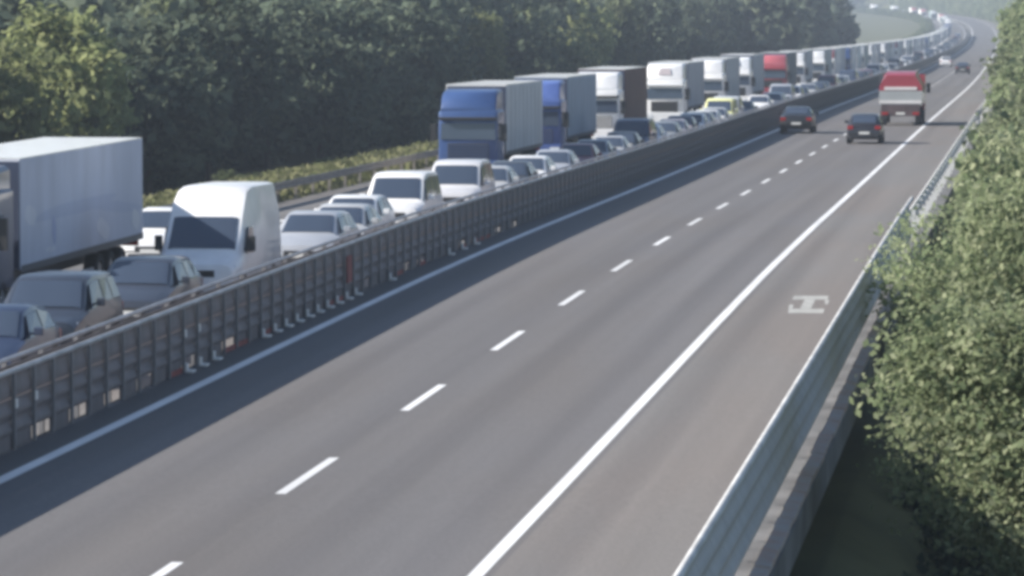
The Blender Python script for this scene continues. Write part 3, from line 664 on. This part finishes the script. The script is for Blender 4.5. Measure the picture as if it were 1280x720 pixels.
# vehicles driving away on the open side
place_right('car', car_parts('hatch', (.018, .018, .024), 0), 1.75, 223 + 4.05, 'black car driving away behind the red lorry', 'car', 'cars driving away')
place_right('car', car_parts('sedan', (.012, .011, .013), 0), -2.75, 243 + 4.55, 'dark car driving away close to the median barrier', 'car', 'cars driving away')
place_right('car', car_parts('sedan', (.020, .022, .026), 0), 1.5, 560 + 4.55, 'small dark car far ahead in the right lane', 'car', 'cars driving away')
place_right('car', car_parts('hatch', (.70, .70, .72), 0), -2.2, 665 + 4.05, 'small white car far ahead beside the median barrier', 'car', 'cars driving away')
def tipper():
    out = []; red = paintmat((.30, .035, .055)); dark = mat('tipper_brown', (.075, .050, .055), .7, var=.3, scale=2); L = 9.2
    grey = paintmat((.33, .35, .36)); wh = paintmat((.66, .64, .64))
    out.append(('chassis', MB().box(-.5, .5, -L + .3, -.5, .60, 1.0).mesh('chassis', M['grey']), (0, 0, 0), []))
    cab = MB().rings([[(-x, y, .8), (x, y, .8), (x, y, z), (-x, y, z)] for y, x, z in ((0, 1.15, 2.4), (-.25, 1.24, 2.9), (-2.1, 1.24, 2.95))])
    out.append(('cab', cab.mesh('cab', red, 40), (0, 0, 0), []))
    out.append(('windscreen', quadpanel([(-1.1, .02, 1.6), (1.1, .02, 1.6), (1.05, -.04, 2.3), (-1.05, -.04, 2.3)], M['glass'], 'windscreen'), (0, 0, 0), []))
    bd = MB().rings([[(-1.12, y, 1.05), (1.12, y, 1.05), (1.26, y, 1.35), (1.26, y, 2.05), (-1.26, y, 2.05), (-1.26, y, 1.35)] for y in (-L, -2.4)])
    out.append(('load_body', bd.mesh('load_body', grey), (0, 0, 0), []))
    out.append(('rear_stripe', bev(MB().box(-1.24, 1.24, -L - .035, -L - .002, 1.30, 1.48), 'rear_stripe', wh, .008), (0, 0, 0), []))
    tp = MB().rings([[(-1.27, y, 2.06), (1.27, y, 2.06), (1.24, y, 2.35), (.85, y, h), (-.85, y, h), (-1.24, y, 2.35)] for y, h in ((-L, 2.95), (-L + .5, 3.12), (-L * .55, 3.18), (-2.5, 3.05))])
    out.append(('tarpaulin', tp.mesh('tarpaulin', red, 30), (0, 0, 0), []))
    out.append(('tarpaulin_hem', bev(MB().box(-.95, .95, -L - .03, -L - .003, 2.10, 2.28), 'tarpaulin_hem', wh, .01), (0, 0, 0), []))
    out.append(('tailgate', bev(MB().box(-1.14, 1.14, -L - .05, -L - .004, .56, 1.24), 'tailgate', dark, .02), (0, 0, 0), []))
    for sg in (1, -1):
        out.append(('taillight', bev(MB().box(*sorted((sg * .72, sg * 1.10)), -L - .09, -L - .051, .64, .80), 'taillight', M['tail'], .01), (0, 0, 0), []))
        for y in (-1.3, -L + 2.6, -L + 1.25): out.append(wheel_spec(sg * 1.05, y, .50, .34))
        out.append(('mudflap', MB().box(*sorted((sg * .86, sg * 1.22)), -L + .5, -L + .53, .16, .75).mesh('mudflap', M['black']), (0, 0, 0), []))
        mi = MB().box(*sorted((sg * 1.30, sg * 1.52)), -.3, -.15, 1.8, 2.4); mi.box(*sorted((sg * 1.2, sg * 1.32)), -.25, -.2, 2.2, 2.25)
        out.append(('mirror', mi.mesh('mirror', M['black']), (0, 0, 0), []))
    out.append(('number_plate', MB().box(-.26, .26, -L - .07, -L - .051, .66, .78).mesh('number_plate', M['plate']), (0, 0, 0), []))
    return out
place_right('lorry', tipper(), 2.35, 262 + 9.2, 'lorry with red tarpaulin driving away on the open carriageway', 'lorry', None)

# ------------------------------------------------------------------ vegetation
def leaf_mesh(name, C, N, S, T, m):
    """C centres, N rough normals, S sizes, T tints -> one mesh of leaf-sized faces, slightly folded"""
    n = len(C)
    N = N / (np.linalg.norm(N, axis=1, keepdims=True) + 1e-9)
    a = rng.normal(size=(n, 3)); U = np.cross(N, a); U /= np.linalg.norm(U, axis=1, keepdims=True) + 1e-9; V = np.cross(N, U)
    s = S[:, None]
    V4 = np.stack([C - U * s * .5, C - V * s * .30 + N * s * .07, C + U * s * .55, C + V * s * .32 + N * s * .05], 1).reshape(-1, 3)
    me = bpy.data.meshes.new(name); me.vertices.add(4 * n); me.vertices.foreach_set('co', V4.astype(np.float32).ravel())
    me.loops.add(4 * n); me.loops.foreach_set('vertex_index', np.arange(4 * n, dtype=np.int32))
    me.polygons.add(n); me.polygons.foreach_set('loop_start', np.arange(0, 4 * n, 4, dtype=np.int32)); me.polygons.foreach_set('loop_total', np.full(n, 4, dtype=np.int32))
    me.update(); at = me.attributes.new('tint', 'FLOAT', 'FACE'); at.data.foreach_set('value', T.astype(np.float32))
    if m is not None: me.materials.append(m)
    return me
def crown_points(nclump, nleaf, rx, rz, zc, csize, lsize, seed, lobes=7):
    """lobed crown: several big lobes, each a shell of leaf clumps"""
    g = np.random.default_rng(seed); cs = []; 
    L = []
    for i in range(lobes):
        a = g.uniform(0, 2 * math.pi); r = g.uniform(.15, .62); z = g.uniform(-.75, .8)
        L.append((math.cos(a) * r * rx * math.sqrt(1 - .6 * z * z), math.sin(a) * r * rx * math.sqrt(1 - .6 * z * z), zc + z * rz * .75, g.uniform(.34, .56)))
    L = np.array(L); pick = g.integers(0, lobes, nclump)
    d = g.normal(size=(nclump, 3)); d /= np.linalg.norm(d, axis=1, keepdims=True)
    rad = g.uniform(.72, 1.08, nclump) * L[pick, 3]; cen = L[pick, :3] + d * rad[:, None] * np.array([rx, rx, rz])[None]
    out = np.repeat(d, nleaf, 0); C = np.repeat(cen, nleaf, 0) + g.normal(size=(nclump * nleaf, 3)) * csize * np.array([1, 1, .7])
    N = out * .6 + g.normal(size=C.shape) * .7 + np.array([0, 0, .35])
    S = lsize * (.45 + 1.3 * g.uniform(0, 1, len(C)) ** 1.6); T = np.clip(np.repeat(g.uniform(.1, .9, nclump), nleaf) + g.normal(size=len(C)) * .15, 0, 1)
    return C, N, S, T
def trunk_mesh(h, r, seed, zb=0.0):
    g = random.Random(seed); mb = MB()
    pts = [(g.uniform(-.1, .1) * i, g.uniform(-.1, .1) * i, zb + h * i / 5) for i in range(6)]
    mb.tube(pts, [r * (1 - .14 * i) for i in range(6)], 8)
    for k in range(6):
        i = g.choice((2, 3, 4)); b = Vector(pts[i]); a = g.uniform(0, 6.28); q = h * g.uniform(.10, .18)
        mb.tube([b, b + Vector((math.cos(a) * q * .5, math.sin(a) * q * .5, q * .5)), b + Vector((math.cos(a) * q, math.sin(a) * q, q * .8))], [r * .4, r * .26, r * .1], 6)
    return mb.mesh('trunk', M['bark'], 60)
TREE = {}
def tree_type(key, H, rx, nclump, nleaf, csize, lsize, m, seeds, lobes=8, low=.08):
    TREE[key] = []
    for s in seeds:
        rz = H * (1 - low) / 2 * .95; zc = H * low + rz
        C, N, S, T = crown_points(nclump, nleaf, rx, rz, zc, csize, lsize, s, lobes)
        TREE[key].append((leaf_mesh('crown', C, N, S, T, M[m]), trunk_mesh(H * .72, .05 + H * .018, s)))
tree_type('wood', 11.0, 4.4, 420, 16, .42, .50, 'leaf_dark', (1, 2, 3, 4), 11, .04)
tree_type('bright', 10.0, 3.6, 420, 16, .36, .44, 'leaf_light', (21, 22), 9, .06)
tree_type('mid', 10.5, 4.0, 420, 16, .38, .46, 'leaf_mid', (31, 32, 33), 10, .04)
tree_type('near', 10.0, 2.6, 1700, 28, .20, .105, 'leaf_right', (41, 42, 43), 20, .42)
tree_type('road', 9.0, 3.2, 520, 18, .30, .32, 'leaf_right', (51, 52, 53, 54), 10, .04)
tree_type('shrub', 3.2, 2.0, 150, 14, .22, .26, 'leaf_mid', (61, 62), 6, .02)
def plant(name, key, var, lat, Y, scale, label, cat, group, rz=None, sink=.15, sz=None):
    cm, tm = TREE[key][var % len(TREE[key])]
    t = tag(empty(name, GP(lat, Y, -sink), (0, 0, rnd.uniform(0, 6.28) if rz is None else rz)), label, cat, group)
    t.scale = (scale, scale, sz or scale); link('crown', cm, t); link('trunk', tm, t); return t

# left wood: the trees that stand out, then the mass behind
GL = 'trees at the edge of the left wood'
stand = [  # key, var, lat, picture x, scale, z-scale, label
 ('bright', 0, -34.5, 75, 1.05, 1.08, 'sunlit yellow green tree above the big grey trailer'),
 ('bright', 1, -34.0, -25, 1.0, .95, 'sunlit yellow green tree at the far left edge'),
 ('wood', 0, -34.5, 185, 1.0, 1.0, 'dark tree just right of the sunlit tree above the trailer'),
 ('wood', 1, -34.5, 262, 1.0, 1.0, 'dark tree rising behind the tall white van'),
 ('mid', 2, -37.0, 240, 1.05, 1.2, 'greyish green tree high behind the tall white van'),
 ('wood', 2, -34.5, 335, 1.05, 1.0, 'dark tree behind the light grey car after the white van'),
 ('wood', 3, -34.0, 400, 1.0, 1.05, 'dark tree behind the lit bank left of the low white van'),
 ('wood', 0, -34.0, 455, 1.0, 1.0, 'dark tree above the low white van'),
 ('wood', 1, -33.5, 505, 1.0, 1.05, 'dark tree just left of the first blue lorry'),
 ('mid', 0, -35.0, 545, 1.0, 1.1, 'mid green tree right above the first blue lorry cab'),
 ('bright', 0, -35.5, 596, .95, 1.1, 'light green tree above the white trailer of the blue lorry'),
 ('wood', 2, -33.5, 640, 1.0, 1.0, 'dark tree between two light green trees above the blue lorries'),
 ('mid', 1, -34.0, 688, 1.0, 1.05, 'mid green tree above the second blue lorry'),
 ('bright', 1, -35.0, 730, .95, 1.1, 'olive green tree above the white lorry with brown trailer'),
 ('mid', 2, -34.5, 768, 1.0, 1.1, 'mid green tree above the brown trailer'),
 ('wood', 3, -33.5, 808, 1.0, 1.0, 'dark tree just right above the brown trailer'),
 ('wood', 0, -33.5, 850, 1.0, 1.0, 'dark tree above the white lorry with wide roof cap'),
 ('wood', 1, -33.0, 890, 1.0, 1.05, 'dark tree above the pale yellow van'),
 ('mid', 0, -34.0, 922, 1.05, 1.1, 'mid green tree above the arched white lorry'),
 ('mid', 1, -33.5, 962, 1.1, 1.1, 'mid green tree above the red lorry in the queue'),
 ('wood', 2, -32.0, 1000, 1.1, 1.0, 'dark tree at the right end of the left wood'),
 ('wood', 3, -31.0, 1030, 1.0, .9, 'last dark tree before the far green slope'),
]
for key, var, la, x, sc, sz, lab in stand:
    plant('tree', key, var, la, y_at(x, la), sc, lab, 'tree', GL, None, .2, sz * (1 + .4 * sst(600, 950, x)))
def mass(name, spots, keys, label, cat, sub):
    Cs, Ns, Ss, Ts = [], [], [], []
    for lat, Y, sc, sz, var in spots:
        C, N, S, T = keys[var % len(keys)]
        a = rng.uniform(0, 6.28); ca, sa = math.cos(a), math.sin(a); Rm = np.array([[ca, -sa, 0], [sa, ca, 0], [0, 0, 1]])
        p = GP(lat, Y, -.2); Cs.append(C @ Rm.T * np.array([sc, sc, sz]) + np.array(p)); Ns.append(N @ Rm.T); Ss.append(S * sc); Ts.append(np.clip(T + rng.uniform(-.3, .3), 0, 1))
    me = leaf_mesh(name, np.concatenate(Cs), np.concatenate(Ns), np.concatenate(Ss), np.concatenate(Ts), M[sub])
    return tag(link(name, me), label, cat, kind='stuff')
kw = [crown_points(300, 9, 4.4, 5.0, 5.4, .45, .80, 70 + s, 11) for s in range(5)]
kf = [crown_points(90, 8, 5.0, 5.0, 5.2, .7, 1.8, 80 + s, 9) for s in range(4)]
sp = []
for row, (la, st) in enumerate(((-39.5, 5.2), (-45, 6.0), (-51, 6.5), (-58, 7.5))):
    Y = 98.0 + row * 2
    while Y < 640:
        sp.append((la + rnd.uniform(-1.6, 1.6), Y, rnd.uniform(.85, 1.15), rnd.uniform(.85, 1.1) * (.95 if row == 0 else 1) * (1 + .55 * sst(180, 420, Y)), rnd.randrange(5))); Y += st * rnd.uniform(.8, 1.2) * (1 if Y < 350 else 1.5)
mass('woodland', sp, kw, 'dense dark wood filling the slope left of the jammed carriageway', 'wood', 'leaf_dark')
sp = []
for k in range(150): sp.append((rnd.uniform(-75, -27), rnd.uniform(640, 900), rnd.uniform(.9, 1.2), rnd.uniform(1.2, 1.7), rnd.randrange(4)))
mass('woodland', sp, kf, 'far end of the dark wood above the middle of the queue', 'wood', 'leaf_dark'); sp = []
for k in range(110): sp.append((rnd.uniform(-420, -60), rnd.uniform(900, 2300), rnd.uniform(.9, 1.3), rnd.uniform(.7, 1.1), rnd.randrange(4)))
for k in range(700): sp.append((rnd.uniform(-330, 230), rnd.uniform(2470, 3100), rnd.uniform(1.2, 2.0), rnd.uniform(1.1, 2.0), rnd.randrange(4)))
sp = [q for q in sp if not (q[1] > 1000 and q[1] < 2450 and abs(q[0] + 5) < 60)]
Y = 1180.0
while Y < 2400: sp.append((-20 + rnd.uniform(-1.5, .5), Y, .34, .27 + rnd.uniform(0, .08), rnd.randrange(4))); Y += 6
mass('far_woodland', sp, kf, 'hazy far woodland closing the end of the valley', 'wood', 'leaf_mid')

# right-hand roadside trees
GR = 'trees right of the viaduct'
right = [('near', 0, 10.3, 63, .98, .98, 'nearest leafy tree at the right edge, its crown overhanging the dark gully'),
         ('near', 1, 11.1, 77, 1.0, 1.22, 'taller leafy tree at the right edge, second from the camera'),
         ('near', 2, 11.6, 92, 1.05, 1.36, 'leafy tree at the right edge behind the second one'),
         ('near', 0, 12.9, 84, 1.1, 1.62, 'tallest leafy tree, filling the upper right edge'),
         ('near', 1, 9.85, 90, 1.0, .88, 'low leafy tree touching the far end of the parapet'),
         ('near', 2, 10.5, 115, .98, .96, 'leafy tree just before the row of roadside trees')]
for key, var, la, Y, sc, sz, lab in right: plant('tree', key, var, la, Y, sc, lab, 'tree', GR, None, .2, sz)
labs = ['nearest roadside tree after the parapet end', 'second roadside tree after the parapet end', 'third roadside tree after the parapet end', 'roadside tree level with the black car', 'roadside tree just before the red lorry shadow',
        'roadside tree where the red lorry shadow ends', 'roadside tree just past the red lorry', 'second roadside tree past the red lorry', 'third roadside tree past the red lorry', 'fourth roadside tree past the red lorry', 'fifth roadside tree past the red lorry', 'sixth roadside tree past the red lorry']
Y = 131.0
for k, lab in enumerate(labs):
    la = 10.4 + (.5 if k % 2 else 0); plant('tree', 'road', k, la, Y, 1.0, lab, 'tree', GR, None, .2, (1.15 if Y < 180 else (1.0 if Y < 260 else .95))); Y += 11 + k * .8
sp = []
while Y < 2450:
    sp.append((rnd.uniform(10.0, 11.2) + (1.5 if Y > 1300 else 0), Y, .72, rnd.uniform(.8, 1.1), rnd.randrange(5))); sp.append((rnd.uniform(14, 18), Y + 4, 1.0, rnd.uniform(1.0, 1.4), rnd.randrange(5))); Y += 6.5 if Y < 700 else 13
for k in range(40): sp.append((rnd.uniform(15, 24), 110 + k * 5.0, 1.0, rnd.uniform(1.3, 1.7), rnd.randrange(5)))
mass('roadside_woodland', sp, kw, 'unbroken green roadside wood running along the right to the horizon', 'wood', 'leaf_right')
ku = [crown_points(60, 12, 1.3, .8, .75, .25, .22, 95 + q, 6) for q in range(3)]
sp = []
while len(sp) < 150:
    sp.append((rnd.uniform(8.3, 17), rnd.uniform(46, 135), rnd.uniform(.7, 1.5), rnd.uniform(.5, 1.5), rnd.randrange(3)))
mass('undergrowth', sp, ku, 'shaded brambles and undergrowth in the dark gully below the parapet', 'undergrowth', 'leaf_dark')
# yellow grass bank and shrubs on the left
n = 42000
la = rng.uniform(-21.5, -17.5, n); yy = 70 + 480 * rng.uniform(0, 1, n) ** 1.5
C = np.array([tuple(GP(a, b, .12)) for a, b in zip(la, yy)]); C[:, 2] += rng.uniform(0, .45, n)
N = rng.normal(size=(n, 3)) * np.array([1, 1, .25])
tag(link('tall_grass', leaf_mesh('tall_grass', C, N, rng.uniform(.18, .5, n), rng.uniform(0, 1, n), M['grassblade'])), 'olive tall grass on the bank behind the left guard rail', 'grass', kind='stuff')
for k, (x, la, sc, lab) in enumerate(((300, -21.5, .5, 'pale shrub on the grass bank right of the tall white van'), (410, -22.5, .42, 'low shrub on the bank midway to the first blue lorry'))):
    plant('shrub', 'shrub', k, la, y_at(x, la), sc, lab, 'shrub', 'shrubs on the left bank', None, .1, sc * .6)

# ------------------------------------------------------------------ haze
hz = MB().box(-1380, 1380, -55, 4200, -30, 190).mesh('haze', None)
m = bpy.data.materials.new('haze'); m.use_nodes = True; nt = m.node_tree; nt.nodes.clear()
o = nd(nt, 'ShaderNodeOutputMaterial'); v = nd(nt, 'ShaderNodeVolumePrincipled')
v.inputs['Color'].default_value = (.72, .84, 1.0, 1); v.inputs['Density'].default_value = 0.00030; v.inputs['Anisotropy'].default_value = 0.2
nt.links.new(v.outputs[0], o.inputs['Volume']); hz.materials.append(m)
tag(link('haze', hz), 'thin summer haze over the valley', 'haze', kind='stuff')
